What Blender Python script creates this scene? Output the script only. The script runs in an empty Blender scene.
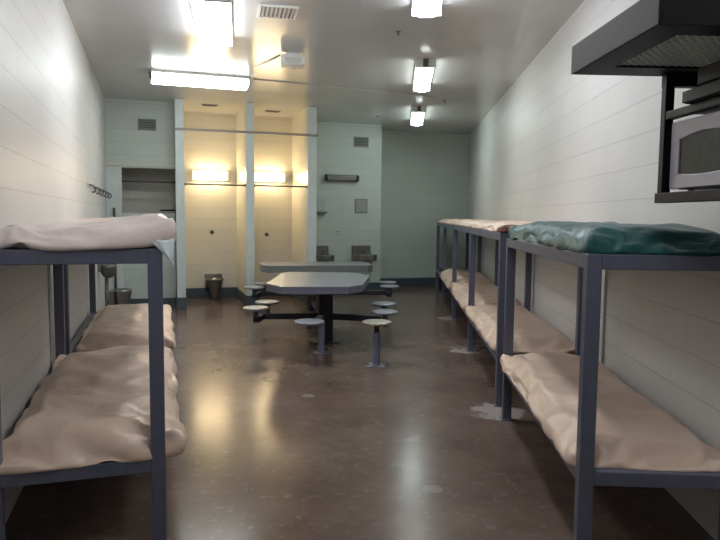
import bpy, bmesh, math, random
from mathutils import Vector, Matrix, noise
random.seed(7)
SC = bpy.context.scene
COL = SC.collection
TH = math.radians(21.0)                      # the right wall runs 21 degrees off the left wall
DS = Vector((math.sin(TH), math.cos(TH), 0)) # along the right wall
DN = Vector((math.cos(TH), -math.sin(TH), 0))# towards the right wall
CH = 3.3                                     # ceiling height
def S(s, n, z=0.0):
    v = DS*s + DN*n
    return Vector((v.x, v.y, z))

# ------------------------------------------------------------------ materials
def lin(c):
    return tuple(((x/255)/12.92 if x/255 <= .04045 else ((x/255+.055)/1.055)**2.4) for x in c) + (1,)
def mat(name, rgb, rough=.5, metal=0, noise_amt=.06, nscale=6, bump=0, bscale=60, coat=0, sheen=0, spec=.5):
    m = bpy.data.materials.new(name); m.use_nodes = True
    nt = m.node_tree; N = nt.nodes; L = nt.links
    b = N['Principled BSDF']
    b.inputs['Roughness'].default_value = rough
    b.inputs['Metallic'].default_value = metal
    b.inputs['Coat Weight'].default_value = coat
    b.inputs['Sheen Weight'].default_value = sheen
    b.inputs['Specular IOR Level'].default_value = spec
    tc = N.new('ShaderNodeTexCoord')
    nz = N.new('ShaderNodeTexNoise'); nz.inputs['Scale'].default_value = nscale; nz.inputs['Detail'].default_value = 5
    L.new(tc.outputs['Object'], nz.inputs['Vector'])
    r = N.new('ShaderNodeValToRGB')
    c = lin(rgb)
    r.color_ramp.elements[0].position = .3; r.color_ramp.elements[1].position = .7
    r.color_ramp.elements[0].color = tuple(x*(1-noise_amt) for x in c[:3]) + (1,)
    r.color_ramp.elements[1].color = tuple(min(1, x*(1+noise_amt)) for x in c[:3]) + (1,)
    L.new(nz.outputs['Fac'], r.inputs['Fac']); L.new(r.outputs['Color'], b.inputs['Base Color'])
    if bump:
        n2 = N.new('ShaderNodeTexNoise'); n2.inputs['Scale'].default_value = bscale; n2.inputs['Detail'].default_value = 4
        L.new(tc.outputs['Object'], n2.inputs['Vector'])
        bp = N.new('ShaderNodeBump'); bp.inputs['Strength'].default_value = bump; bp.inputs['Distance'].default_value = .01
        L.new(n2.outputs['Fac'], bp.inputs['Height']); L.new(bp.outputs['Normal'], b.inputs['Normal'])
    return m
def emis(name, rgb, strength):
    m = bpy.data.materials.new(name); m.use_nodes = True
    nt = m.node_tree; N = nt.nodes
    b = N['Principled BSDF']; b.inputs['Base Color'].default_value = (.8, .8, .8, 1)
    b.inputs['Emission Color'].default_value = rgb + (1,); b.inputs['Emission Strength'].default_value = strength
    return m
def block_mat(name, rgb, axis, rough=.45, h=.203, w=.406, mortar=.0035, joint=.90):
    """painted concrete block laid in courses; axis = object axis that runs along the wall"""
    m = bpy.data.materials.new(name); m.use_nodes = True
    nt = m.node_tree; N = nt.nodes; L = nt.links
    b = N['Principled BSDF']; b.inputs['Roughness'].default_value = rough; b.inputs['Specular IOR Level'].default_value = .38
    tc = N.new('ShaderNodeTexCoord'); sp = N.new('ShaderNodeSeparateXYZ'); cb = N.new('ShaderNodeCombineXYZ')
    L.new(tc.outputs['Object'], sp.inputs[0]); L.new(sp.outputs[axis], cb.inputs[0]); L.new(sp.outputs[2], cb.inputs[1])
    br = N.new('ShaderNodeTexBrick')
    br.inputs['Scale'].default_value = 1; br.inputs['Brick Width'].default_value = w; br.inputs['Row Height'].default_value = h
    br.inputs['Mortar Size'].default_value = mortar; br.inputs['Mortar Smooth'].default_value = .6
    c = lin(rgb)
    br.inputs['Color1'].default_value = c
    br.inputs['Color2'].default_value = tuple(x*.965 for x in c[:3]) + (1,)
    br.inputs['Mortar'].default_value = tuple(x*joint for x in c[:3]) + (1,)
    L.new(cb.outputs[0], br.inputs['Vector'])
    nz = N.new('ShaderNodeTexNoise'); nz.inputs['Scale'].default_value = 1.4; nz.inputs['Detail'].default_value = 6
    L.new(tc.outputs['Object'], nz.inputs['Vector'])
    mr = N.new('ShaderNodeMapRange'); mr.inputs['To Min'].default_value = .93; mr.inputs['To Max'].default_value = 1.05
    L.new(nz.outputs['Fac'], mr.inputs['Value'])
    mx = N.new('ShaderNodeMix'); mx.data_type = 'RGBA'; mx.blend_type = 'MULTIPLY'; mx.inputs[0].default_value = 1
    # the level bed joints read stronger than the upright ones
    pp = N.new('ShaderNodeMath'); pp.operation = 'PINGPONG'; pp.inputs[1].default_value = h/2
    L.new(sp.outputs[2], pp.inputs[0])
    jr = N.new('ShaderNodeMapRange'); jr.inputs['From Min'].default_value = .002; jr.inputs['From Max'].default_value = .0055
    jr.inputs['To Min'].default_value = .86; jr.inputs['To Max'].default_value = 1
    L.new(pp.outputs[0], jr.inputs['Value'])
    jm = N.new('ShaderNodeMath'); jm.operation = 'MULTIPLY'; L.new(mr.outputs[0], jm.inputs[0]); L.new(jr.outputs[0], jm.inputs[1])
    L.new(br.outputs['Color'], mx.inputs[6]); L.new(jm.outputs[0], mx.inputs[7]); L.new(mx.outputs[2], b.inputs['Base Color'])
    inv = N.new('ShaderNodeMath'); inv.operation = 'SUBTRACT'; inv.inputs[0].default_value = 1
    L.new(br.outputs['Fac'], inv.inputs[1])
    n2 = N.new('ShaderNodeTexNoise'); n2.inputs['Scale'].default_value = 45; n2.inputs['Detail'].default_value = 5
    L.new(tc.outputs['Object'], n2.inputs['Vector'])
    ml = N.new('ShaderNodeMath'); ml.operation = 'MULTIPLY_ADD'; ml.inputs[1].default_value = .35
    L.new(n2.outputs['Fac'], ml.inputs[0]); L.new(inv.outputs[0], ml.inputs[2])
    bp = N.new('ShaderNodeBump'); bp.inputs['Strength'].default_value = .35; bp.inputs['Distance'].default_value = .004
    L.new(ml.outputs[0], bp.inputs['Height']); L.new(bp.outputs['Normal'], b.inputs['Normal'])
    return m
WALL = (216, 215, 212)
M_wall_left = block_mat('painted_block_left', WALL, 1)
M_wall_right = block_mat('painted_block_right', WALL, 1)
M_wall_back = block_mat('painted_block_back', (190, 199, 192), 0)
M_stall = block_mat('painted_block_stall', (222, 218, 205), 0, rough=.35)
M_stall_side = block_mat('painted_block_stall_side', (222, 218, 205), 1, rough=.35)
M_pier = mat('painted_pier', (200, 210, 208), .4, bump=.1)
M_ceiling = mat('ceiling_paint', (199, 198, 196), .2, noise_amt=.03, nscale=2, bump=.05, bscale=2.5)
M_cove = mat('dark_blue_grey_cove', (72, 84, 92), .45, bump=.1)
M_steel_paint = mat('slate_painted_steel', (92, 94, 110), .38, noise_amt=.08, nscale=14, bump=.08, bscale=80)
M_steel_dark = mat('dark_painted_steel', (40, 40, 48), .45, noise_amt=.1, nscale=12)
M_table = mat('grey_table_steel', (122, 126, 132), .34, noise_amt=.06, nscale=5, bump=.03, bscale=20)
M_post = mat('blue_grey_post_paint', (112, 116, 138), .36, noise_amt=.08, nscale=14)
M_seat = mat('worn_steel_seat', (158, 163, 172), .28, metal=.35, noise_amt=.12, nscale=20)
M_seat_worn = mat('scuffed_steel_seat', (178, 176, 160), .3, metal=.35, noise_amt=.3, nscale=22)
M_stainless = mat('brushed_stainless', (140, 140, 138), .3, metal=.85, noise_amt=.15, nscale=30)
M_darkmetal = mat('dull_fixture_metal', (96, 94, 92), .4, metal=.4, noise_amt=.1)
M_rod = mat('rod_metal', (110, 104, 98), .35, metal=.6)
M_black = mat('black_painted_steel', (13, 11, 16), .5, noise_amt=.12, nscale=20, bump=.12, bscale=90, spec=.3)
M_blackplastic = mat('black_plastic', (13, 12, 14), .55, noise_amt=.1, spec=.25)
M_mw = mat('silver_white_plastic', (186, 180, 192), .32, noise_amt=.03)
M_mwglass = mat('smoked_glass', (66, 66, 62), .15, noise_amt=.2, nscale=30, spec=.7)
M_mesh = mat('pale_mesh_wire', (228, 240, 222), .45)
M_vent = mat('vent_grey', (120, 122, 118), .5)
M_ventdark = mat('vent_dark', (48, 48, 48), .6)
M_white = mat('white_housing', (225, 228, 222), .4, noise_amt=.02)
M_conduit = mat('painted_conduit', (206, 204, 196), .4)
M_plate = mat('grey_plate', (150, 152, 148), .5, noise_amt=.2, nscale=40)

def fabric(name, rgb, rough, sheen, bump, streak=(30, 9, 20), spec=.5, coat=0):
    m = bpy.data.materials.new(name); m.use_nodes = True
    nt = m.node_tree; N = nt.nodes; L = nt.links
    b = N['Principled BSDF']; b.inputs['Roughness'].default_value = rough
    b.inputs['Sheen Weight'].default_value = sheen; b.inputs['Specular IOR Level'].default_value = spec
    b.inputs['Coat Weight'].default_value = coat; b.inputs['Coat Roughness'].default_value = .3
    tc = N.new('ShaderNodeTexCoord')
    n1 = N.new('ShaderNodeTexNoise'); n1.inputs['Scale'].default_value = 3; n1.inputs['Detail'].default_value = 6
    L.new(tc.outputs['Object'], n1.inputs['Vector'])
    r = N.new('ShaderNodeValToRGB'); c = lin(rgb)
    r.color_ramp.elements[0].position = .25; r.color_ramp.elements[1].position = .75
    r.color_ramp.elements[0].color = tuple(x*.9 for x in c[:3]) + (1,)
    r.color_ramp.elements[1].color = tuple(min(1, x*1.06) for x in c[:3]) + (1,)
    L.new(n1.outputs['Fac'], r.inputs['Fac']); L.new(r.outputs['Color'], b.inputs['Base Color'])
    n2 = N.new('ShaderNodeTexNoise'); n2.inputs['Scale'].default_value = streak[1]; n2.inputs['Detail'].default_value = 3
    n2.inputs['Distortion'].default_value = .5
    L.new(tc.outputs['Object'], n2.inputs['Vector'])
    # crease lines where the noise crosses its middle value
    a = N.new('ShaderNodeMath'); a.operation = 'SUBTRACT'; a.inputs[1].default_value = .5
    ab = N.new('ShaderNodeMath'); ab.operation = 'ABSOLUTE'
    pw = N.new('ShaderNodeMath'); pw.operation = 'POWER'; pw.inputs[1].default_value = .6
    L.new(n2.outputs['Fac'], a.inputs[0]); L.new(a.outputs[0], ab.inputs[0]); L.new(ab.outputs[0], pw.inputs[0])
    bp = N.new('ShaderNodeBump'); bp.inputs['Strength'].default_value = bump; bp.inputs['Distance'].default_value = .02
    L.new(pw.outputs[0], bp.inputs['Height']); L.new(bp.outputs['Normal'], b.inputs['Normal'])
    return m
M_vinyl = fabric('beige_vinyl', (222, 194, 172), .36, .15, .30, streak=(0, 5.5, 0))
M_vinyl_lit = fabric('lit_beige_vinyl', (240, 222, 212), .36, .15, .30, streak=(0, 5.5, 0))  # beige vinyl brightened: light of the near lamp put into the colour
M_quilt = fabric('dark_green_quilt', (30, 82, 80), .4, .1, .6, streak=(0, 5, 0), spec=.45, coat=.0)
M_film = mat('clear_plastic_bag', (226, 234, 236), .25, noise_amt=.05, coat=.4)
M_rust = fabric('rust_brown_cloth', (112, 62, 50), .6, .3, .3)

# floor: sealed brown-grey concrete, mottled, with pale worn patches at fixed places
def floor_mat():
    m = bpy.data.materials.new('sealed_brown_concrete'); m.use_nodes = True
    nt = m.node_tree; N = nt.nodes; L = nt.links
    b = N['Principled BSDF']
    geo = N.new('ShaderNodeNewGeometry')
    n1 = N.new('ShaderNodeTexNoise'); n1.inputs['Scale'].default_value = 1.1; n1.inputs['Detail'].default_value = 8; n1.inputs['Roughness'].default_value = .65
    L.new(geo.outputs['Position'], n1.inputs['Vector'])
    r = N.new('ShaderNodeValToRGB')
    r.color_ramp.elements[0].position = .32; r.color_ramp.elements[1].position = .7
    r.color_ramp.elements[0].color = lin((90, 74, 66)); r.color_ramp.elements[1].color = lin((124, 106, 96))
    L.new(n1.outputs['Fac'], r.inputs['Fac'])
    # warped position so the patches get ragged outlines
    n3 = N.new('ShaderNodeTexNoise'); n3.inputs['Scale'].default_value = 7; n3.inputs['Detail'].default_value = 5
    L.new(geo.outputs['Position'], n3.inputs['Vector'])
    last = None
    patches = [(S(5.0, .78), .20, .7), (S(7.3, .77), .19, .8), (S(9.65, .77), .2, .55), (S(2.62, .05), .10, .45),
               (S(3.5, .2), .05, .3), (S(4.3, .12), .07, .3), (Vector((2.1, 6.09, 0)), .1, .35), (Vector((1.73, 6.85, 0)), .11, .35),
               (S(5.3, -.75), .05, .4)]
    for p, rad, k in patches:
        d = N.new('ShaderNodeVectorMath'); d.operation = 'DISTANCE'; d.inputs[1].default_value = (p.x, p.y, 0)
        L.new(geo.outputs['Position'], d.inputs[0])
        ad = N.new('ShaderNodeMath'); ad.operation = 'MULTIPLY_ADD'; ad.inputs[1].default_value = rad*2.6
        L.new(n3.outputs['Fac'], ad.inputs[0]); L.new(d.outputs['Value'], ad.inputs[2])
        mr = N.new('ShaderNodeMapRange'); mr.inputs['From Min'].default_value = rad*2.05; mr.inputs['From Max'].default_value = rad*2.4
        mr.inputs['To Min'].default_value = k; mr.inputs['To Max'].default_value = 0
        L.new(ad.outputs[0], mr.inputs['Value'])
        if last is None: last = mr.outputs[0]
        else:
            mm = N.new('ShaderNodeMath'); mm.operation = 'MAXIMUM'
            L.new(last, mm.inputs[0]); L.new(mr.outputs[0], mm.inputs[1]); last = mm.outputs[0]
    # fine pale specks
    n4 = N.new('ShaderNodeTexNoise'); n4.inputs['Scale'].default_value = 16; n4.inputs['Detail'].default_value = 7; n4.inputs['Roughness'].default_value = .7
    L.new(geo.outputs['Position'], n4.inputs['Vector'])
    sp = N.new('ShaderNodeMapRange'); sp.inputs['From Min'].default_value = .56; sp.inputs['From Max'].default_value = .74
    sp.inputs['To Min'].default_value = 0; sp.inputs['To Max'].default_value = .35
    L.new(n4.outputs['Fac'], sp.inputs['Value'])
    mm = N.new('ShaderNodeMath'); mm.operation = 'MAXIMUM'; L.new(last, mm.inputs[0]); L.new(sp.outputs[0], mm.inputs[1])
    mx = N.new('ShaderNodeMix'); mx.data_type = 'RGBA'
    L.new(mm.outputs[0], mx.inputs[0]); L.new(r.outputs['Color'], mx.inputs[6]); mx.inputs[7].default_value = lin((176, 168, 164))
    L.new(mx.outputs[2], b.inputs['Base Color'])
    rr = N.new('ShaderNodeMapRange'); rr.inputs['To Min'].default_value = .13; rr.inputs['To Max'].default_value = .28; b.inputs['Specular IOR Level'].default_value = .24
    L.new(n1.outputs['Fac'], rr.inputs['Value']); L.new(rr.outputs[0], b.inputs['Roughness'])
    bp = N.new('ShaderNodeBump'); bp.inputs['Strength'].default_value = .05; bp.inputs['Distance'].default_value = .01
    L.new(n3.outputs['Fac'], bp.inputs['Height']); L.new(bp.outputs['Normal'], b.inputs['Normal'])
    return m
M_floor = floor_mat()

# ------------------------------------------------------------------ helpers
def box(bm, x0, x1, y0, y1, z0, z1, rot=None):
    vs = [bm.verts.new((x, y, z)) for z in (z0, z1) for y in (y0, y1) for x in (x0, x1)]
    if rot is not None:
        for v in vs: v.co = rot @ v.co
    for f in ((0,2,3,1),(4,5,7,6),(0,1,5,4),(2,6,7,3),(0,4,6,2),(1,3,7,5)):
        bm.faces.new([vs[i] for i in f])
def prism(bm, pts, z0, z1):
    a = [bm.verts.new((p[0], p[1], z0)) for p in pts]; b = [bm.verts.new((p[0], p[1], z1)) for p in pts]
    bm.faces.new(a[::-1]); bm.faces.new(b)
    for i in range(len(pts)):
        j = (i+1) % len(pts); bm.faces.new((a[i], a[j], b[j], b[i]))
def tube(bm, p0, p1, r, seg=16, r1=None):
    p0 = Vector(p0); p1 = Vector(p1); d = (p1-p0); q = d.to_track_quat('Z', 'Y'); r1 = r if r1 is None else r1
    A = [bm.verts.new(p0 + q @ Vector((r*math.cos(t), r*math.sin(t), 0))) for t in [2*math.pi*i/seg for i in range(seg)]]
    B = [bm.verts.new(p1 + q @ Vector((r1*math.cos(t), r1*math.sin(t), 0))) for t in [2*math.pi*i/seg for i in range(seg)]]
    bm.faces.new(A[::-1]); bm.faces.new(B)
    for i in range(seg):
        j = (i+1) % seg; bm.faces.new((A[i], A[j], B[j], B[i]))
def lathe(bm, prof, cx=0, cy=0, seg=28):
    """prof: (radius, z) from bottom to top, closed at both ends"""
    rings = []
    for r, z in prof:
        rings.append([bm.verts.new((cx + r*math.cos(2*math.pi*i/seg), cy + r*math.sin(2*math.pi*i/seg), z)) for i in range(seg)])
    bm.faces.new(rings[0][::-1]); bm.faces.new(rings[-1])
    for a, b in zip(rings, rings[1:]):
        for i in range(seg):
            j = (i+1) % seg; bm.faces.new((a[i], a[j], b[j], b[i]))
def BM(): return bmesh.new()
def obj(name, bm, m, parent=None, bevel=0, smooth=False, seg=2):
    me = bpy.data.meshes.new(name); bmesh.ops.recalc_face_normals(bm, faces=bm.faces); bm.to_mesh(me); bm.free()
    o = bpy.data.objects.new(name, me); COL.objects.link(o); me.materials.append(m)
    if parent: o.parent = parent
    if smooth:
        for p in me.polygons: p.use_smooth = True
    if bevel:
        md = o.modifiers.new('bevel', 'BEVEL'); md.width = bevel; md.segments = seg; md.limit_method = 'ANGLE'
    return o
def struct(name, bm, m, **k):
    o = obj(name, bm, m, **k); o['kind'] = 'structure'; return o
def tag(o, label, cat, group=None):
    o['label'] = label; o['category'] = cat
    if group: o['group'] = group
    return o
def thing(name, label, cat, loc=(0, 0, 0), rz=0, group=None):
    o = bpy.data.objects.new(name, None); COL.objects.link(o); o.location = loc; o.rotation_euler = (0, 0, rz)
    return tag(o, label, cat, group)
def dup(root, loc=None, rz=None, label=None, group=None):
    r = root.copy(); COL.objects.link(r)
    if loc is not None: r.location = loc
    if rz is not None: r.rotation_euler = (0, 0, rz)
    if label: r['label'] = label
    if group: r['group'] = group
    for ch in list(root.children):
        c = ch.copy(); COL.objects.link(c); c.parent = r
        for g in list(ch.children):
            d = g.copy(); COL.objects.link(d); d.parent = c
    return r

# ------------------------------------------------------------------ room shell
XL = -.71; YF = 10.67; YH = 11.05; YP = 12.28; YE = 13.02; YB = -1.3; NR = 1.5; T = .15
def right_x(y): return (NR + math.sin(TH)*y)/math.cos(TH)
b = BM(); prism(b, [(XL-T, YB-T), (right_x(YB-T)+T, YB-T), (right_x(YE+T)+T, YE+T), (XL-T, YE+T)], -.1, 0); struct('floor', b, M_floor)
b = BM(); prism(b, [(XL-T, YB-T), (right_x(YB-T)+T, YB-T), (right_x(YE+T)+T, YE+T), (XL-T, YE+T)], CH, CH+.1); struct('ceiling', b, M_ceiling)
b = BM(); box(b, XL-T, XL, YB-T, YE+T, 0, CH); struct('wall_left', b, M_wall_left)
b = BM(); box(b, 0, T, -2, 15.2, 0, CH); o = struct('wall_right', b, M_wall_right); o.location = S(0, NR); o.rotation_euler = (0, 0, -TH)
b = BM(); box(b, 2.6, right_x(YE), YE, YE+T, 0, CH); struct('wall_far', b, M_wall_back)
b = BM(); box(b, XL, right_x(YB), YB-T, YB, 0, CH); struct('wall_behind', b, M_wall_back)
# projecting block chase carrying the basins: front face at YP
XPR = 4.31
b = BM(); box(b, 2.6, XPR, YP, YE, 0, CH); struct('wall_chase', b, M_wall_back)
# wall above and beside the dark nook, at YH
b = BM(); box(b, XL, .345, YH, YH+.2, 2.24, CH); struct('wall_header', b, M_wall_back)
b = BM(); box(b, XL, -.485, YH, YH+.2, 0, 2.24); struct('wall_pier', b, M_pier)
b = BM(); box(b, XL, .345, YH-.018, YH, 2.27, 2.30); struct('trim_1', b, M_conduit)
# low privacy wall inside the nook and the nook's back wall
b = BM(); box(b, -.485, .33, YH+.03, YH+.15, 0, 1.52); struct('wall_privacy', b, M_wall_back, bevel=.008)
# stall block: piers, inner walls, backs
YS = 12.0
for nm, x0, x1 in (('wall_pier_left', .33, .465), ('wall_pier_middle', 1.43, 1.56), ('wall_pier_right', 2.45, 2.60)):
    b = BM(); box(b, x0, x1, YF, YF+.14, 0, CH); struct(nm, b, M_pier, bevel=.006)
for nm, x0, x1 in (('wall_stall_left', .345, .465), ('wall_stall_middle', 1.43, 1.56), ('wall_stall_right', 2.45, 2.60)):
    b = BM(); box(b, x0, x1, YF+.14, YE, 0, CH); struct(nm, b, M_stall_side)
b = BM(); box(b, .465, 1.43, YS, YS+.15, 0, CH); box(b, 1.56, 2.45, YS, YS+.15, 0, CH); struct('wall_stall_back', b, M_stall)
b = BM(); box(b, XL, .345, YH+.75, YH+.9, 0, CH); struct('wall_nook_back', b, mat('nook_paint', (210, 206, 198), .5))
# dark cove base
def base(name, boxes):
    b = BM()
    for q in boxes: box(b, *q, 0, .185)
    struct(name, b, M_cove, bevel=.004)
base('baseboard_far', [(XPR+.012, right_x(YE)-.02, YE-.012, YE)])
base('baseboard_chase', [(2.6, XPR+.012, YP-.012, YP), (XPR, XPR+.012, YP, YE)])
base('baseboard_pier_left', [(.318, .477, YF-.012, YF), (.318, .33, YF, YH)])
base('baseboard_pier_middle', [(1.418, 1.572, YF-.012, YF)])
base('baseboard_pier_right', [(2.438, 2.612, YF-.012, YF), (2.60, 2.612, YF, YP-.02)])
base('baseboard_stall_left', [(.465, 1.43, YS-.012, YS), (1.418, 1.43, YF, YS), (.465, .477, YF, YS)])
base('baseboard_stall_right', [(1.56, 2.45, YS-.012, YS), (2.438, 2.45, YF, YS), (1.56, 1.572, YF, YS)])
b = BM(); box(b, -.485, .32, YH+.016, YH+.03, 0, .135); struct('baseboard_privacy', b, M_cove)
# painted ledge pipe across the stall fronts
b = BM(); box(b, .33, 2.62, YF-.03, YF-.002, 2.815, 2.85); struct('trim_2', b, mat('grey_trim', (140, 138, 132), .5))

# ------------------------------------------------------------------ wall and ceiling fittings
def rod(x0, x1, y, z, label):
    t = thing('curtain_rod', label, 'curtain rod', ((x0+x1)/2, y, z), group='curtain rods')
    h = (x1-x0)/2
    b = BM(); tube(b, (-h+.012, 0, 0), (h-.012, 0, 0), .013, 12); obj('rod', b, M_rod, t, smooth=True)
    for s in (-1, 1):
        b = BM(); tube(b, (s*h, 0, 0), (s*(h-.014), 0, 0), .028, 16); obj('flange', b, M_darkmetal, t)
rod(.465, 1.43, YF+.06, 1.985, 'thin metal rod across the left lit shower stall')
rod(1.56, 2.45, YF+.06, 1.985, 'thin metal rod across the right lit shower stall')
rod(-.485, .345, YH+.18, 2.03, 'thin metal rod across the dark unlit nook at left')

E_warm = emis('warm_tube_glow', (1, .75, .42), 16)
def stall_light(x0, x1, label):
    t = thing('wall_light', label, 'wall light', ((x0+x1)/2, YS, 2.2), group='lit shower stall lamps')
    h = (x1-x0)/2
    b = BM(); box(b, -h, h, -.05, 0, -.085, .085); obj('housing', b, M_white, t, bevel=.006)
    b = BM(); box(b, -h+.03, h-.03, -.12, -.05, -.07, .07); obj('diffuser', b, E_warm, t, bevel=.025, seg=4)
    for s in (-1, 1):
        b = BM(); box(b, s*(h-.015)-.015, s*(h-.015)+.015, -.125, -.05, -.075, .075); obj('end_cap', b, M_white, t, bevel=.01)
stall_light(.64, 1.29, 'warm glowing wall light in the left shower stall')
stall_light(1.72, 2.32, 'warm glowing wall light in the right shower stall')

# unlit fitting on the chase
t = thing('wall_light', 'unlit long grey wall light between the small vent and the basins', 'wall light', (3.48, YP, 2.235))
b = BM(); box(b, -.33, .33, -.06, 0, -.065, .065); obj('housing', b, M_darkmetal, t, bevel=.008)
b = BM(); box(b, -.29, .29, -.10, -.06, -.05, .05); obj('diffuser', b, mat('dull_lens', (124, 120, 116), .3), t, bevel=.018, seg=3)
for s in (-1, 1):
    b = BM(); box(b, s*.315-.025, s*.315+.025, -.105, -.055, -.06, .06); obj('end_cap', b, M_ventdark, t, bevel=.01)

def wall_vent(x, y, z, w, h, label):
    t = thing('wall_vent', label, 'vent', (x, y, z))
    b = BM(); box(b, -w/2, w/2, -.008, -.001, -h/2, h/2); obj('backing', b, M_ventdark, t)
    b = BM()
    for q in ((-w/2, w/2, h/2-.02, h/2), (-w/2, w/2, -h/2, -h/2+.02)): box(b, q[0], q[1], -.018, -.008, q[2], q[3])
    for q in ((-w/2, -w/2+.02), (w/2-.02, w/2)): box(b, q[0], q[1], -.018, -.008, -h/2+.02, h/2-.02)
    obj('frame', b, M_vent, t)
    b = BM(); n = 5
    for i in range(n):
        zz = -h/2 + .02 + (h-.04)*(i+.5)/n
        box(b, -w/2+.02, w/2-.02, -.016, -.008, zz-.009, zz+.006)
    obj('louvres', b, M_vent, t)
wall_vent(-.085, YH, 2.925, .28, .18, 'grey louvred vent on the wall above the dark nook')
wall_vent(3.885, YP, 2.95, .30, .19, 'small grey louvred vent high above the unlit wall light')

def shower_button(x, label, z):
    t = thing('shower_valve', label, 'shower valve', (x, YS, z), group='shower buttons')
    b = BM(); tube(b, (0, 0, 0), (0, -.012, 0), .038, 20); obj('plate', b, M_stainless, t)
    b = BM(); tube(b, (0, -.012, 0), (0, -.04, 0), .024, 16); obj('button', b, M_ventdark, t)
shower_button(.99, 'small dark push button on the back of the left shower stall', 1.19)
shower_button(1.98, 'small dark push button on the back of the right shower stall', 1.15)

# stainless seat/toilet in the left stall
t = thing('toilet', 'small stainless steel toilet at the back of the left shower stall', 'toilet', (1.0, YS-.012, 0))
b = BM(); box(b, -.15, .15, -.14, 0, .2, .46); obj('tank', b, M_stainless, t, bevel=.015)
b = BM(); lathe(b, [(.085, 0), (.08, .12), (.10, .22), (.155, .33), (.165, .36), (.165, .38), (.11, .38), (.09, .3)], 0, -.27); obj('bowl', b, M_stainless, t, smooth=True)
b = BM(); box(b, -.06, .06, -.16, -.04, 0, .2); obj('pipe_cover', b, M_darkmetal, t, bevel=.01)

# basins on the chase
def basin(x, w, z, label):
    t = thing('wash_basin', label, 'wash basin', (x, YP, z), group='steel basins on the block wall')
    b = BM(); box(b, -w/2, w/2-.06, -.05, 0, .1, .27); obj('splashback', b, M_stainless, t, bevel=.006)
    b = BM()
    o_ = [(-w/2, 0), (w/2, 0), (w/2, -.26), (w/2-.07, -.33), (-w/2+.07, -.33), (-w/2, -.26)]
    prism(b, o_, -.02, .1); obj('bowl', b, M_stainless, t, bevel=.012)
    b = BM(); prism(b, [(-w/2+.05, -.07), (w/2-.05, -.07), (w/2-.08, -.27), (-w/2+.08, -.27)], .1, .104); obj('bowl_shade', b, M_ventdark, t)  # flat dark plate standing in for the shaded hollow of the bowl
    b = BM(); tube(b, (0, -.05, .17), (0, -.13, .15), .014, 12); obj('spout', b, M_rod, t, smooth=True)
basin(3.12, .33, .66, 'narrow stainless basin on the block wall left of its wider twin')
basin(3.93, .44, .66, 'wide stainless basin at the right end of the block wall')
# small mirror with shelf, plate, outlet
t = thing('mirror', 'small pale mirror with a dark shelf next to the right shower pier', 'mirror', (3.085, YP, 1.57))
b = BM(); box(b, -.085, .085, -.012, 0, .03, .26); obj('mirror_plate', b, mat('dull_mirror', (176, 186, 184), .2, metal=.3), t, bevel=.003)
b = BM(); box(b, -.1, .1, -.09, 0, -.012, .008); obj('shelf', b, M_darkmetal, t, bevel=.003)
t = thing('notice_plate', 'square grey framed plate on the block wall below the unlit light', 'plate', (3.895, YP, 1.705))
b = BM(); box(b, -.13, .13, -.012, 0, -.14, .14); obj('frame', b, M_vent, t, bevel=.003)
b = BM(); box(b, -.11, .11, -.016, -.012, -.12, .12); obj('panel', b, M_plate, t)
t = thing('wall_switch', 'tiny steel push button plate above the basins', 'switch', (3.43, YP, 1.17))
b = BM(); box(b, -.035, .035, -.008, 0, -.06, .06); obj('plate', b, M_conduit, t, bevel=.002)
for z in (-.03, .03):
    b = BM(); tube(b, (0, -.008, z), (0, -.02, z), .013, 12); obj('button', b, M_ventdark, t)

# nook: small corner shelf
b = BM(); prism(b, [(.345, YH+.24), (.345, YH+.62), (.10, YH+.62)], 1.56, 1.585)
tag(obj('corner_shelf', b, M_ventdark, bevel=.003), 'dark little corner shelf in the unlit nook beside the left pier', 'shelf')

# left wall: hooks, basin, toilet
t = thing('hook_rail', 'row of small metal coat hooks on the left block wall', 'coat hooks', (XL, 9.4, 1.83))
b = BM(); box(b, 0, .012, -1.5, 1.5, -.02, .02); obj('rail', b, M_conduit, t, bevel=.003)
for i in range(6):
    y = -1.4 + i*.56
    b = BM(); pts = [(.012, y, 0), (.06, y, -.01), (.085, y, -.05), (.07, y, -.085), (.04, y, -.08)]
    for p, q in zip(pts, pts[1:]): tube(b, p, q, .009, 8)
    obj('hook', b, M_darkmetal, t, smooth=True)
t = thing('wash_basin', 'round-bottomed dark steel basin on the left wall beyond the bunks', 'wash basin', (XL, 9.15, .72))
b = BM(); lathe(b, [(.03, -.06), (.06, -.045), (.09, 0), (.10, .07), (.10, .12), (.09, .12), (.08, .05)], .12, 0); obj('bowl', b, M_darkmetal, t, smooth=True)
b = BM(); box(b, 0, .04, -.12, .12, .02, .3); obj('splashback', b, M_stainless, t, bevel=.008)
b = BM(); tube(b, (.1, 0, -.72), (.1, 0, -.055), .025, 12); obj('dark_tube', b, M_darkmetal, t, smooth=True)
t = thing('toilet', 'stainless steel toilet low against the left wall beside the pier', 'toilet', (XL, 10.3, 0))
b = BM(); prism(b, [(0, -.13), (.13, -.13), (.13, .13), (0, .13)], 0, .37); obj('back_box', b, M_stainless, t, bevel=.01)
b = BM(); lathe(b, [(.10, 0), (.10, .1), (.11, .2), (.13, .3), (.135, .35), (.135, .38), (.10, .38), (.08, .3)], .235, 0); obj('bowl', b, M_stainless, t, smooth=True)

b = BM(); tube(b, (-.60, YH-.05, 0), (-.60, YH-.05, 1.6), .018, 12)  # added tube that draws the dark corner line of the pier
tag(obj('dark_tube', b, M_darkmetal, smooth=True), 'thin dark tube standing for the corner line of the pier behind the steel toilet', 'pipe')
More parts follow.
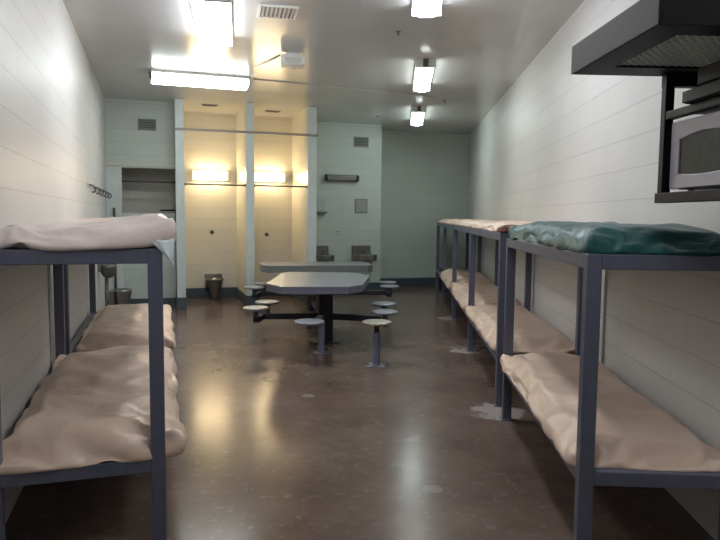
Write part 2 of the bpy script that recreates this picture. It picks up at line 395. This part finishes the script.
# pale upright strips by the walls behind the bunks, built as thin pipes
for (p, lab) in (((XL+.0095, 4.93, 0), 'pale vertical strip on the left wall behind the bunks'), (S(4.92, NR-.022), 'pale vertical strip on the right wall behind the bunks')):
    t = thing('conduit', lab, 'conduit', p)
    b = BM(); tube(b, (0, 0, 0), (0, 0, 1.25), .009, 14); obj('pipe', b, M_conduit, t, smooth=True)

# ceiling lights
def ceiling_light(name_label, loc, rz, L, W, H, em, group='fluorescent ceiling lights'):
    t = thing('ceiling_light', name_label, 'ceiling light', (loc[0], loc[1], CH), rz, group)
    b = BM(); box(b, -W/2, W/2, -L/2, L/2, -.035, 0); obj('housing', b, M_white, t, bevel=.004)
    b = BM()
    prof = [(-W/2+.01, -.035), (-W/2+.02, -H*.75), (-W/2+.07, -H), (W/2-.07, -H), (W/2-.02, -H*.75), (W/2-.01, -.035)]
    A = [b.verts.new((x, -L/2+.012, z)) for x, z in prof]; B = [b.verts.new((x, L/2-.012, z)) for x, z in prof]
    b.faces.new(A); b.faces.new(B[::-1])
    for i in range(len(prof)):
        j = (i+1) % len(prof); b.faces.new((A[i], B[i], B[j], A[j]))
    obj('diffuser', b, em, t)
    for s in (-1, 1):
        b = BM(); box(b, -W/2, W/2, s*(L/2-.006)-.006, s*(L/2-.006)+.006, -H*.9, -.035); obj('end_plate', b, M_white, t, bevel=.002)
        b = BM(); box(b, -.03, .03, s*(L/2+.012)-.012, s*(L/2+.012)+.012, -.09, 0); obj('latch', b, M_darkmetal, t, bevel=.003)
    return t
E_near = emis('near_tube_glow', (.89, .93, 1.0), 10.5)
E_mid = emis('mid_tube_glow', (.93, 1, .98), 8)
E_far = emis('far_tube_glow', (.86, 1, .97), 8)
RZ = -math.atan2(.9, 3.0)
ceiling_light('ceiling light running away from the camera at upper left', (.53, 6.13), -.12, 1.38, .34, .12, E_near)
ceiling_light('crosswise ceiling light in front of the shower stalls', (.60, 8.83), math.pi/2+.02, 1.22, .36, .13, E_mid)
ceiling_light('nearest ceiling light in the right-hand row at the top edge', (1.99, 4.62), -TH, 1.38, .25, .11, E_near)
ceiling_light('middle ceiling light of the right-hand row', (3.24, 7.68), -TH, 1.4, .23, .11, E_mid)
ceiling_light('farthest ceiling light of the right-hand row near the far wall', (4.42, 10.7), -TH, 1.5, .23, .11, E_far)
ceiling_light('ceiling light overhead by the entrance, out of the picture', (.84, 1.66), -TH, 1.38, .25, .11, E_near)

# ceiling diffuser, sprinkler heads, white box, stall vents, conduit
t = thing('ceiling_vent', 'louvred ceiling vent at the top edge between two lights', 'vent', (1.07, 5.86, CH), -.1)
b = BM(); w = .17
for q in ((-w, w, -w, -w+.02), (-w, w, w-.02, w), (-w, -w+.02, -w+.02, w-.02), (w-.02, w, -w+.02, w-.02)): box(b, *q, -.016, 0)
obj('frame', b, M_white, t)
b = BM(); box(b, -w+.02, w-.02, -w+.02, w-.02, -.004, 0); obj('backing', b, M_plate, t)
b = BM()
for i in range(8):
    x = -w+.04+i*(2*w-.08)/7; box(b, x-.009, x+.009, -w+.02, w-.02, -.014, -.004)
obj('louvres', b, M_conduit, t)
for x, y, lab in ((.90, 11.1, 'slim dark ceiling vent over the left shower stall'), (1.98, 11.35, 'slim dark ceiling vent over the right shower stall')):
    t = thing('ceiling_vent', lab, 'vent', (x, y, CH))
    b = BM(); box(b, -.13, .13, -.06, .06, -.012, 0); obj('frame', b, M_vent, t, bevel=.003)
    b = BM()
    for k in range(4): box(b, -.11, .11, -.045+k*.027, -.033+k*.027, -.015, -.012)
    obj('louvres', b, M_ventdark, t)
t = thing('ceiling_box', 'white boxy unit hanging from the ceiling near the middle', 'ceiling unit', (1.50, 7.3, CH), -.15)
b = BM(); box(b, -.13, .13, -.09, .09, -.14, -.03); obj('body', b, M_white, t, bevel=.012)
b = BM(); box(b, -.07, .07, -.04, .04, -.03, 0); obj('mount', b, M_white, t)
b = BM(); box(b, -.09, .09, -.096, -.09, -.12, -.06); obj('face_panel', b, M_conduit, t, bevel=.003)
b = BM(); box(b, -.012, .012, -.012, .012, -.175, -.14); obj('lever', b, M_white, t)
b = BM()
for p, q in (((1.38, 7.42, CH-.008), (1.2, 8.1, CH-.012)), ((1.28, 8.78, CH-.008), (4.0, 9.1, CH-.008))): tube(b, p, q, .007, 8)
tag(obj('ceiling_conduit', b, M_ceiling, smooth=True), 'thin painted conduit running across the ceiling from the crosswise light', 'conduit')
def sprinkler(x, y, lab):
    t = thing('sprinkler_head', lab, 'sprinkler', (x, y, CH))
    b = BM(); lathe(b, [(.008, -.032), (.01, -.01), (.026, -.006), (.026, 0)]); obj('escutcheon', b, M_darkmetal, t)
    b = BM(); lathe(b, [(.017, -.036), (.017, -.032)]); obj('deflector', b, M_rod, t)
sprinkler(2.3, 6.1, 'sprinkler head on the ceiling left of the nearest right-row light')
sprinkler(4.3, 9.35, 'sprinkler head on the ceiling right of the middle row light')
sprinkler(3.85, 11.2, 'sprinkler head on the ceiling left of the farthest row light')

# ------------------------------------------------------------------ bunk beds
P = .063
def bunk(label, loc, rz, L, W, ztop, zlow, near=True, group='steel bunk beds', mt=None):
    """local x across (0..W), local y along (0..L)"""
    mt = mt or M_steel_paint
    t = thing('bunk_bed', label, 'bunk bed', loc, rz, group)
    ys = ([0] if near else []) + [L-P]
    for y in ys:
        for x in (0, W-P):
            b = BM(); box(b, x, x+P, y, y+P, .006, ztop); p = obj('post', b, mt, t, bevel=.005)
            f = BM(); box(f, x-.012, x+P+.012, y-.012, y+P+.012, 0, .008); obj('foot_plate', f, mt, p, bevel=.002)
    y0 = P if near else 0
    for z in (ztop, zlow):
        zz = z-.0015
        for x in (0, W-P):
            b = BM(); box(b, x+.002, x+P-.002, y0, L-P, zz-P, zz); obj('side_rail', b, mt, t, bevel=.004)
        for y in ys:
            b = BM(); box(b, P, W-P, y+.002, y+P-.002, zz-P, zz); obj('end_rail', b, mt, t, bevel=.004)
        b = BM(); box(b, P, W-P, y0 if near else 0, L-P, zz-.02, zz-.012); obj('deck', b, M_steel_dark, t)
        # cross angles under the deck
        for k in range(1, 4):
            yy = L*k/4; b = BM(); box(b, P, W-P, yy-.02, yy+.02, zz-.05, zz-.02); obj('cross_bar', b, mt, t)
    return t
ZT, ZL = 1.352, .42
WB = .682
A0 = .785
bunk('slate steel bunk bed nearest on the right with the green quilt on top', S(2.76, A0), -TH, 2.08, WB, ZT, ZL)
bunk('steel bunk bed second from the camera on the right', S(5.13, A0), -TH, 2.20, WB, 1.385, ZL)
bunk('steel bunk bed third from the camera on the right', S(7.33, A0), -TH, 2.30, WB, 1.385, ZL, near=False)
bunk('steel bunk bed fourth from the camera on the right', S(9.63, A0), -TH, 2.15, WB, 1.385, ZL, near=False)
bunk('steel bunk bed in the far right corner with a bare lower deck', S(11.78, A0), -TH, 2.1, WB, 1.385, ZL, near=False)
bunk('slate steel bunk bed nearest on the left', (XL+.019, 2.95, 0), 0, 2.15, .723, 1.352, ZL)
bunk('steel bunk bed second from the camera on the left wall', (XL+.019, 5.30, 0), 0, 2.40, .723, 1.352, ZL)

# ------------------------------------------------------------------ mattresses
def slack_cover(seed, slack, pressure, p2, namp, bend, L=2.08, W=.8, h0=.07, coreh=.09, frames=36, res=.022):
    """cloth cover blown up and let down again over a lumpy foam core, so it lies in real folds"""
    def shape(L, W, H, rs, sd, na):
        nx, ny, nz = int(W/rs), int(L/rs), max(3, int(H/rs)); hx, hy, hz = W/2, L/2, H/2; r = H*.45; bm = BM(); cache = {}
        def vert(i, j, k):
            key = (i, j, k)
            if key not in cache:
                p = Vector(((i/nx*2-1)*hx, (j/ny*2-1)*hy, (k/nz*2-1)*hz))
                inn = Vector((max(-hx+r, min(hx-r, p.x)), max(-hy+r, min(hy-r, p.y)), max(-hz+r, min(hz-r, p.z))))
                d = p-inn; n = d.normalized() if d.length > 1e-6 else Vector((0, 0, 1)); q = inn+n*r
                q += n*noise.noise(q*6+Vector((sd*3.1, sd*1.7, 0)))*na
                cache[key] = bm.verts.new((q.x, q.y, q.z+hz))
            return cache[key]
        F = bm.faces.new
        for i in range(nx):
            for j in range(ny):
                F((vert(i, j, nz), vert(i+1, j, nz), vert(i+1, j+1, nz), vert(i, j+1, nz)))
                F((vert(i, j, 0), vert(i, j+1, 0), vert(i+1, j+1, 0), vert(i+1, j, 0)))
        for k in range(nz):
            for i in range(nx):
                F((vert(i, 0, k), vert(i+1, 0, k), vert(i+1, 0, k+1), vert(i, 0, k+1)))
                F((vert(i, ny, k), vert(i, ny, k+1), vert(i+1, ny, k+1), vert(i+1, ny, k)))
            for j in range(ny):
                F((vert(0, j, k), vert(0, j, k+1), vert(0, j+1, k+1), vert(0, j+1, k)))
                F((vert(nx, j, k), vert(nx, j+1, k), vert(nx, j+1, k+1), vert(nx, j, k+1)))
        me = bpy.data.meshes.new('cover'); bm.to_mesh(me); bm.free(); o = bpy.data.objects.new('cover', me); COL.objects.link(o); return o
    c = shape(L, W, h0, res, seed, namp)
    k = shape(L-.16, W-.16, coreh, .05, seed, .03); k.location.z = .012
    fl = BM(); bmesh.ops.create_grid(fl, x_segments=1, y_segments=1, size=3); fm = bpy.data.meshes.new('f'); fl.to_mesh(fm); fl.free()
    f = bpy.data.objects.new('f', fm); COL.objects.link(f)
    for o in (k, f):
        o.modifiers.new('c', 'COLLISION'); o.collision.thickness_outer = .004; o.collision.cloth_friction = 15
    m = c.modifiers.new('cloth', 'CLOTH'); q = m.settings
    q.quality = 6; q.mass = .15; q.tension_stiffness = 18; q.compression_stiffness = 18; q.shear_stiffness = 6; q.bending_stiffness = bend
    q.tension_damping = 8; q.compression_damping = 8; q.shear_damping = 8; q.shrink_min = -slack; q.shrink_max = -slack; q.air_damping = 3
    q.use_pressure = True; q.uniform_pressure_force = pressure; q.keyframe_insert('uniform_pressure_force', frame=int(frames*.5))
    q.uniform_pressure_force = p2; q.keyframe_insert('uniform_pressure_force', frame=int(frames*.75))
    m.collision_settings.distance_min = .004
    SC.frame_start = 1; SC.frame_end = frames; m.point_cache.frame_start = 1; m.point_cache.frame_end = frames
    for i in range(1, frames+1): SC.frame_set(i)
    me = bpy.data.meshes.new_from_object(c.evaluated_get(bpy.context.evaluated_depsgraph_get()))
    vs = [v.co.copy() for v in me.vertices]; fs = [tuple(p.vertices) for p in me.polygons]
    for o in (c, k, f): bpy.data.objects.remove(o)
    bpy.data.meshes.remove(me); SC.frame_set(1)
    return vs, fs
COVERS = {'soft': slack_cover(3, .03, 7, 1.8, .02, .002, frames=40),
          'full': slack_cover(2, .05, 6, 1.2, .01, .01),
          'long': slack_cover(8, .035, 7, 2.0, .02, .003, frames=40)}
def mattress(label, loc, rz, L, W, H, m, seed, group=None, name='mattress', cat='mattress', cover='soft', mx=False, my=False, lift=None, pw=1.0):
    vs, fs = COVERS[cover]
    lo = [min(v[a] for v in vs) for a in range(3)]; hi = [max(v[a] for v in vs) for a in range(3)]
    me = bpy.data.meshes.new(name); pts = []
    for v in vs:
        u = [(v[a]-lo[a])/(hi[a]-lo[a]) for a in range(3)]
        if mx: u[0] = 1-u[0]
        if my: u[1] = 1-u[1]
        z = max(0, (u[2]**pw-.16**pw)/(1-.16**pw))*H
        if lift: z += lift(u[0]*2-1, u[1]*2-1)*u[2]
        pts.append((u[0]*W, u[1]*L, z))
    me.from_pydata(pts, [], fs); me.update()
    bm = BM(); bm.from_mesh(me); bpy.data.meshes.remove(me)
    o = obj(name, bm, m, smooth=True); o.location = loc; o.rotation_euler = (0, 0, rz)
    if L > 1:
        sd = o.modifiers.new('smooth', 'SUBSURF'); sd.levels = 1; sd.render_levels = 1
    return tag(o, label, cat, group)
g = 'beige vinyl mattresses'
mattress('lamplit wrinkled mattress on the top bunk nearest on the left', (XL+.012, 2.93, 1.345), 0, 2.1, .80, .12, M_vinyl_lit, 1, g, 'mattress', 'mattress', 'full', pw=.55,
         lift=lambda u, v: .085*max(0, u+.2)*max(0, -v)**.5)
mattress('large wrinkled beige mattress on the nearest left lower bunk', (XL+.010, 2.93, .409), 0, 2.12, .84, .18, M_vinyl, 2, g, cover='soft', mx=True)
mattress('beige mattress on the lower bunk of the second left bed', (XL+.09, 5.30, .42), 0, 2.1, .79, .15, M_vinyl, 3, g, cover='long')
mattress('beige mattress on the top bunk of the second left bed', (XL+.014, 5.40, 1.352), 0, 2.1, .74, .12, M_vinyl, 4, g, cover='long')
mattress('long wrinkled beige mattress on the nearest right lower bunk', S(2.79, A0-.045, .409), -TH, 2.06, .75, .135, M_vinyl, 5, g, cover='soft', my=True)
mattress('beige mattress on the lower bunk of the second right bed', S(5.17, A0-.04, .42), -TH, 2.15, .74, .14, M_vinyl, 6, g, cover='long', mx=True)
mattress('beige mattress on the lower bunk of the third right bed', S(7.42, A0-.04, .42), -TH, 2.15, .74, .15, M_vinyl, 7, g, cover='full', mx=True)
mattress('beige mattress on the lower bunk of the fourth right bed', S(9.72, A0-.06, .42), -TH, 2.0, .755, .19, M_vinyl, 8, g, cover='soft')
for q, L_, lab in ((5.24, 2.04, 'beige mattress on the top bunk of the second right bed'), (7.36, 2.2, 'beige mattress on the top bunk of the third right bed'),
                   (9.66, 2.05, 'beige mattress on the top bunk of the fourth right bed'), (11.8, 2.0, 'beige mattress on the top bunk in the far right corner')):
    mattress(lab, S(q, A0-.01, 1.385), -TH, L_, .70, .09, M_vinyl, 9, g, cover='long' if q > 7 else 'soft', my=q > 9)
mattress('dark green satin quilt folded thick on the nearest right top bunk', S(2.77, A0-.015, ZT-.008), -TH, 2.04, .72, .14, M_quilt, 13, None,
         'quilt', 'quilt', 'soft', my=True, pw=.5)
# rust-brown cloth crumpled at the end of the second right top bunk
o = mattress('crumpled rust-brown cloth edge between the green quilt and next mattress', S(5.115, A0-.02, 1.387), -TH, .12, .34, .06, M_rust, 14, None,
             'cloth', 'cloth', 'full')
# loose sheet corner hanging off the near left top bunk
b = BM(); n = 12
for i in range(n+1):
    for j in range(n+1):
        u = i/n; v = j/n
        x = (-.025+.105*u)*(1-v) + .076*v
        y = 2.946 - .016*v + .006*math.sin(u*9+v*3)
        z = 1.392 - .10*v - .02*v*u + .004*math.sin(u*8)
        b.verts.new((x, y, z))
b.verts.ensure_lookup_table()
for i in range(n):
    for j in range(n):
        k = i*(n+1)+j; b.faces.new((b.verts[k], b.verts[k+n+1], b.verts[k+n+2], b.verts[k+1]))
o = obj('plastic_bag', b, M_film, smooth=True); md = o.modifiers.new('thick', 'SOLIDIFY'); md.thickness = .003
tag(o, 'pale plastic film corner hanging off the nearest left top bunk', 'plastic sheet')

# ------------------------------------------------------------------ tables with fixed seats
def seat_disc(b, x, y, z, r=.15):
    lathe(b, [(r*.80, z-.03), (r*.97, z-.024), (r, z-.012), (r*.985, z-.002), (r*.93, z+.002), (r*.3, z-.002)], x, y, 32)
def seat_part(t, x, y, z, zarm, m=None):
    b = BM(); seat_disc(b, x, y, z); s = obj('seat', b, m or M_seat, t, smooth=True)
    b = BM(); tube(b, (x, y, zarm), (x, y, z-.028), .03, 14); lathe(b, [(.075, z-.042), (.075, z-.03)], x, y, 20); obj('stem', b, M_steel_paint, s, smooth=False)
def beam(t, p0, p1, z0, z1, w=.075, m=None):
    p0 = Vector(p0); p1 = Vector(p1); d = p1-p0; L = d.length; a = math.atan2(d.y, d.x)
    b = BM(); box(b, 0, L, -w/2, w/2, z0, z1); o = obj('seat_arm', b, m or M_steel_dark, t, bevel=.005)
    o.location = (p0.x, p0.y, 0); o.rotation_euler = (0, 0, a)
# front table (world coordinates relative to its root)
def to_local(root, p): return Vector((p[0]-root[0], p[1]-root[1]))
R1 = (1.83, 7.35)
t = thing('dining_table', 'grey steel table with clipped corners and fixed round seats, in front', 'table', (R1[0], R1[1], 0), 0, 'steel mess tables')
top = [(1.16, 7.08), (1.26, 6.72), (1.95, 6.57), (2.17, 6.75), (2.59, 7.76), (2.50, 8.25), (1.70, 8.49), (1.58, 8.36)]
top = [tuple(to_local(R1, p)) for p in top]
b = BM(); prism(b, top, .745, .757); obj('tabletop', b, M_table, t, bevel=.004)
b = BM(); prism(b, [(x*.993, y*.993) for x, y in top], .675, .7448); obj('apron', b, mat('table_edge_steel', (108, 110, 124), .4), t, bevel=.003)
PC = to_local(R1, (1.93, 7.5))
b = BM(); box(b, PC.x-.085, PC.x+.085, PC.y-.085, PC.y+.085, .012, .675); obj('pedestal', b, M_steel_dark, t, bevel=.006)
b = BM(); box(b, PC.x-.16, PC.x+.16, PC.y-.16, PC.y+.16, 0, .012); obj('base_plate', b, M_steel_dark, t)
ZA = (.27, .34)
def arm_group(root, t, hub, seats, zs=.45, mats=None):
    pts = [to_local(root, s) for s in seats]
    mid = sum(pts, Vector((0, 0)))/len(pts)
    beam(t, (hub.x, hub.y, 0), (mid.x, mid.y, 0), *ZA)
    if len(pts) > 1:
        beam(t, (pts[0].x, pts[0].y, 0), (pts[1].x, pts[1].y, 0), ZA[0]-.001, ZA[1]+.001)
    for i, p in enumerate(pts): seat_part(t, p.x, p.y, zs, ZA[1]-.01, (mats or {}).get(i))
arm_group(R1, t, PC, [(1.10, 7.42), (1.31, 7.90)])
arm_group(R1, t, PC, [(2.44, 6.78), (2.66, 7.42)])
# back seats beyond the table
arm_group(R1, t, PC, [(2.10, 8.75)])
# front seat on its own cranked post
q = to_local(R1, (1.73, 6.86)); s = to_local(R1, (1.47, 6.32))
b = BM(); seat_disc(b, s.x, s.y, .45); st = obj('seat', b, M_seat, t, smooth=True)
b = BM(); tube(b, (q.x, q.y, .01), (q.x, q.y, .36), .038, 16); lathe(b, [(.085, 0), (.085, .01)], q.x, q.y, 20); obj('floor_post', b, M_post, st, bevel=.002)
beam(t, (q.x, q.y, 0), (s.x, s.y, 0), .355, .418, .06, M_steel_paint)
# lone stool
t = thing('stool', 'round floor-bolted stool with a scuffed seat, nearest right of the table', 'stool', (2.11, 6.09, 0))
b = BM(); seat_disc(b, 0, 0, .455); obj('seat', b, M_seat_worn, t, smooth=True)
b = BM(); tube(b, (0, 0, .01), (0, 0, .34), .038, 16); obj('post', b, M_post, t)
b = BM(); tube(b, (0, 0, .34), (0, 0, .425), .026, 16); obj('neck', b, M_steel_dark, t)
b = BM()
for k in range(4):
    a = k*math.pi/2+.4; box(b, .02, .115, -.028, .028, 0, .012, Matrix.Rotation(a, 3, 'Z'))
lathe(b, [(.06, 0), (.06, .014)], 0, 0, 20); obj('base_flange', b, M_seat, t)

# rear table
R2 = (2.38, 9.85)
t = thing('dining_table', 'second grey steel table behind, across the shower stalls', 'table', (R2[0], R2[1], 0), 0, 'steel mess tables')
top = [(1.53, 9.72), (1.62, 9.58), (3.10, 9.38), (3.20, 9.45), (3.30, 10.05), (3.2, 10.2), (1.70, 10.36), (1.58, 10.28)]
top = [tuple(to_local(R2, p)) for p in top]
b = BM(); prism(b, top, .745, .757); obj('tabletop', b, M_table, t, bevel=.004)
b = BM(); prism(b, [(x*.993, y*.993) for x, y in top], .65, .7448); obj('apron', b, mat('rear_table_edge', (112, 116, 112), .4), t, bevel=.003)
PC2 = Vector((0, .05))
b = BM(); box(b, -.085, .085, -.035, .135, .012, .65); obj('pedestal', b, M_steel_dark, t, bevel=.006)
b = BM(); box(b, -.16, .16, -.11, .21, 0, .012); obj('base_plate', b, M_steel_dark, t)
for x in (2.02, 2.66):
    p = to_local(R2, (x, 9.44)); b = BM(); box(b, p.x-.06, p.x+.06, p.y-.03, p.y+.1, .62, .66); obj('bracket', b, M_steel_dark, t)
arm_group(R2, t, PC2, [(1.40, 9.62), (1.62, 10.1)])
arm_group(R2, t, PC2, [(3.42, 9.30), (3.58, 9.85)])
arm_group(R2, t, PC2, [(2.28, 9.0)])

# ------------------------------------------------------------------ wall rack with mesh tray, microwave and boxes
# local frame: x towards the wall, y towards the camera end... built in a root turned a little off the wall
a0 = S(2.83, .707); a1 = S(2.12, .788)
ydir = (a1-a0).normalized()                       # towards the camera
ang = math.atan2(ydir.y, ydir.x) + math.pi/2      # root -Y axis points along ydir
ZR = 2.10
t = thing('wall_rack', 'black steel wall rack with an expanded mesh tray on top', 'wall rack', (a0.x, a0.y, 0), ang)
# local x -> towards wall, local -y -> towards the camera
LT, WT, HT = .72, .76, .115
b = BM()
b_ = .012
box(b, 0, b_, -LT, 0, ZR, ZR+HT); box(b, WT-b_, WT, -LT, 0, ZR, ZR+HT)
box(b, b_, WT-b_, -LT, -LT+b_, ZR, ZR+HT); box(b, b_, WT-b_, -b_, 0, ZR, ZR+HT)
tray = obj('tray', b, M_black, t, bevel=.003)
b = BM(); e = .12
box(b, b_, e, -LT+b_, -b_, ZR, ZR+.006); box(b, WT-e, WT-b_, -LT+b_, -b_, ZR, ZR+.006)
box(b, e, WT-e, -LT+b_, -LT+.11, ZR, ZR+.006); box(b, e, WT-e, -.15, -b_, ZR, ZR+.006)
obj('tray_bottom', b, M_black, tray)
b = BM()                                          # expanded metal: diamond strands
x0, x1, y0, y1 = e, WT-e, -LT+.11, -.15
cw, ch = .034, .040
nx = int((x1-x0)/cw); ny = int((y1-y0)/ch); zc = ZR+.008
def strand(b, p, q, w=.0026):
    d = (q-p).normalized(); nrm = Vector((-d.y, d.x, 0))*w
    vs = [b.verts.new(p+nrm+Vector((0,0,.0))), b.verts.new(p-nrm), b.verts.new(q-nrm), b.verts.new(q+nrm)]
    vt = [b.verts.new(v.co+Vector((0, 0, .003))) for v in vs]
    b.faces.new(vs[::-1]); b.faces.new(vt)
    for i in range(4): b.faces.new((vs[i], vs[(i+1) % 4], vt[(i+1) % 4], vt[i]))
for i in range(nx+1):
    for j in range(ny+1):
        cx = x0+(i+.5)*(x1-x0)/(nx+1); cy = y0+(j+.5)*(y1-y0)/(ny+1)
        hx = (x1-x0)/(nx+1)/2; hy = (y1-y0)/(ny+1)/2
        c = [Vector((cx-hx, cy, zc)), Vector((cx, cy+hy, zc)), Vector((cx+hx, cy, zc)), Vector((cx, cy-hy, zc))]
        for k in range(4): strand(b, c[k], c[(k+1) % 4])
mo = obj('mesh_panel', b, M_mesh, tray)
# hanging frame
PX = .385
zb = 1.610
for y in (-.035, -LT+.03):
    b = BM(); box(b, PX, PX+.038, y-.019, y+.019, zb, ZR-.0); obj('upright', b, M_black, t, bevel=.003)
b = BM(); box(b, PX-.008, PX+.045, -LT+.0, -.012, zb-.042, zb); obj('bottom_rail', b, M_black, t, bevel=.003)
b = BM(); box(b, PX+.002, PX+.04, -LT+.049, -.055, 1.912, 1.945); obj('middle_rail', b, M_black, t, bevel=.003)
b = BM(); box(b, PX-.0, WT-.01, -.055, -.012, ZR-.05, ZR-.001); obj('top_bar', b, M_black, t, bevel=.003)
b = BM(); box(b, PX+.045, WT-.02, -LT+.01, -.0, zb-.012, zb-.004); obj('shelf', b, M_black, t)
b = BM(); box(b, PX+.04, WT-.02, -LT+.05, -.06, 1.936, 1.944); obj('shelf', b, M_black, t)
rack = t
RM = Matrix.Translation(Vector((a0.x, a0.y, 0))) @ Matrix.Rotation(ang, 4, 'Z')
# microwave: front (door) faces the aisle, i.e. local -x
MY0, MY1, MX0, MZ0, MZ1 = -LT+.085, -.075, PX+.02, zb+.012, 1.900
loc = RM @ Vector((MX0, (MY0+MY1)/2, MZ0))
t = thing('microwave', 'silver microwave oven with a dark window sitting in the wall rack', 'microwave', loc, ang)
hl = (MY1-MY0)/2; hh = MZ1-MZ0
b = BM(); box(b, .03, .33, -hl, hl, 0, hh); obj('body', b, M_mw, t, bevel=.01)
# door with an arched window opening
def arch(y0, y1, z0, z1, bow, n=10, side=0):
    pts = []
    for i in range(n+1):
        f = i/n; pts.append((y0+(y1-y0)*f, z0 - bow*.4*math.sin(math.pi*f)))
    for i in range(n+1):
        f = 1-i/n; pts.append((y0+(y1-y0)*f, z1 + bow*math.sin(math.pi*f)))
    return pts
yo0, yo1 = -hl+.11, hl      # door spans far part; keypad at the near end
out = [(yo0, 0.004)] + [(yo0+(yo1-yo0)*i/10, .004) for i in range(1, 11)] + [(yo1-(yo1-yo0)*i/10, hh-.004) for i in range(0, 11)]
inn = arch(yo0+.05, yo1-.058, .062, hh-.078, .018)
b = BM()
O1 = [b.verts.new((0, y, z)) for y, z in out]; I1 = [b.verts.new((.004, y, z)) for y, z in inn]
O2 = [b.verts.new((.03, y, z)) for y, z in out]; I2 = [b.verts.new((.026, y, z)) for y, z in inn]
n = len(out)
for i in range(n):
    j = (i+1) % n
    b.faces.new((O1[i], O1[j], I1[j], I1[i])); b.faces.new((O2[i], I2[i], I2[j], O2[j]))
    b.faces.new((O1[i], O2[i], O2[j], O1[j])); b.faces.new((I1[i], I1[j], I2[j], I2[i]))
d = obj('door', b, M_mw, t, bevel=.003)
b = BM(); vs = [b.verts.new((.010, y, z)) for y, z in inn]; vt = [b.verts.new((.022, y, z)) for y, z in inn]
b.faces.new(vs); b.faces.new(vt[::-1])
for i in range(len(vs)):
    j = (i+1) % len(vs); b.faces.new((vs[i], vt[i], vt[j], vs[j]))
obj('window', b, M_mwglass, d)
b = BM(); box(b, 0.004, .03, -hl, yo0-.003, .004, hh-.004); kp = obj('control_panel', b, M_mw, t, bevel=.003)
b = BM()
for r_ in range(4):
    for c_ in range(3): box(b, .0, .004, -hl+.02+c_*.025, -hl+.038+c_*.025, .05+r_*.03, .07+r_*.03)
obj('keypad', b, M_plate, kp)
for y in (-hl+.05, hl-.05):
    for x in (.07, .28):
        b = BM(); tube(b, (x, y, -.0155), (x, y, .001), .013, 12); obj('foot', b, M_blackplastic, t)
# black set-top boxes stacked on the middle shelf
def elec(label, y1, z0, z1, x0=PX-.03, depth=.26, L=.41):
    l = RM @ Vector((x0, y1, z0))
    t = thing('media_box', label, 'media box', l, ang, 'black media boxes in the rack')
    b = BM(); box(b, .012, depth, -L, 0, 0, z1-z0); obj('case', b, M_blackplastic, t, bevel=.004)
    b = BM(); box(b, 0, .012, -L+.004, -.004, .003, z1-z0-.003); obj('front_panel', b, M_black, t, bevel=.002)
elec('lower black media box on the rack shelf above the microwave', -.23, 1.9455, 1.995)
elec('upper black media box stacked right under the mesh tray', -.33, 1.996, 2.062, L=.31)

# flat dark box added in the tray to block light behind the mesh holes
l = RM @ Vector((.025, -.36, ZR+.0135))
t = thing('mesh_backing', 'wide flat dark backing added in the mesh tray of the wall rack', 'box', l, ang)
b = BM(); box(b, .0, .62, -.32, .32, .004, .075); obj('backing_body', b, M_blackplastic, t, bevel=.006)
b = BM(); box(b, .003, .617, -.317, .317, .076, .095); obj('backing_top', b, M_black, t, bevel=.004)
# ------------------------------------------------------------------ small litter on the floor
b = BM()
for k in range(3):
    a = k*1.1; box(b, -.012+.008*k, .004+.008*k, -.004, .006, .0005+.001*k, .003+.001*k, Matrix.Rotation(a, 3, 'Z'))
o = obj('paper_scrap', b, M_white); o.location = S(2.9, .60); tag(o, 'tiny white paper scrap on the floor near the right bunk post', 'paper scrap')

# ------------------------------------------------------------------ camera, world, view
f, pi_, ro, yaw = 650., .0823, -.0094, .3065
def lvl(x, y, z): return Vector((x*math.cos(yaw)+y*math.sin(yaw), -x*math.sin(yaw)+y*math.cos(yaw), z))
fw = lvl(0, math.cos(pi_), -math.sin(pi_)); cx = lvl(1, 0, 0); cy = lvl(0, math.sin(pi_), math.cos(pi_))
c, s = math.cos(ro), math.sin(ro)
Rt = cx*c - cy*s; Up = cx*s + cy*c
cam = bpy.data.cameras.new('camera'); co = bpy.data.objects.new('camera', cam); COL.objects.link(co)
mw = Matrix((Rt, Up, -fw)).transposed().to_4x4(); mw.translation = Vector((0, 0, 1.5)); co.matrix_world = mw
cam.sensor_width = 36; cam.lens = 36*f/720; cam.clip_start = .05; cam.clip_end = 100
SC.camera = co
w = bpy.data.worlds.new('world'); SC.world = w; w.use_nodes = True
w.node_tree.nodes['Background'].inputs[0].default_value = (.05, .05, .055, 1)
SC.view_settings.view_transform = 'Standard'; SC.view_settings.look = 'None'
SC.view_settings.exposure = 1.2; SC.view_settings.gamma = 1; SC.view_settings.use_curve_mapping = False
SC.cycles.use_denoising = True
SC.cycles.max_bounces = 10; SC.cycles.diffuse_bounces = 6
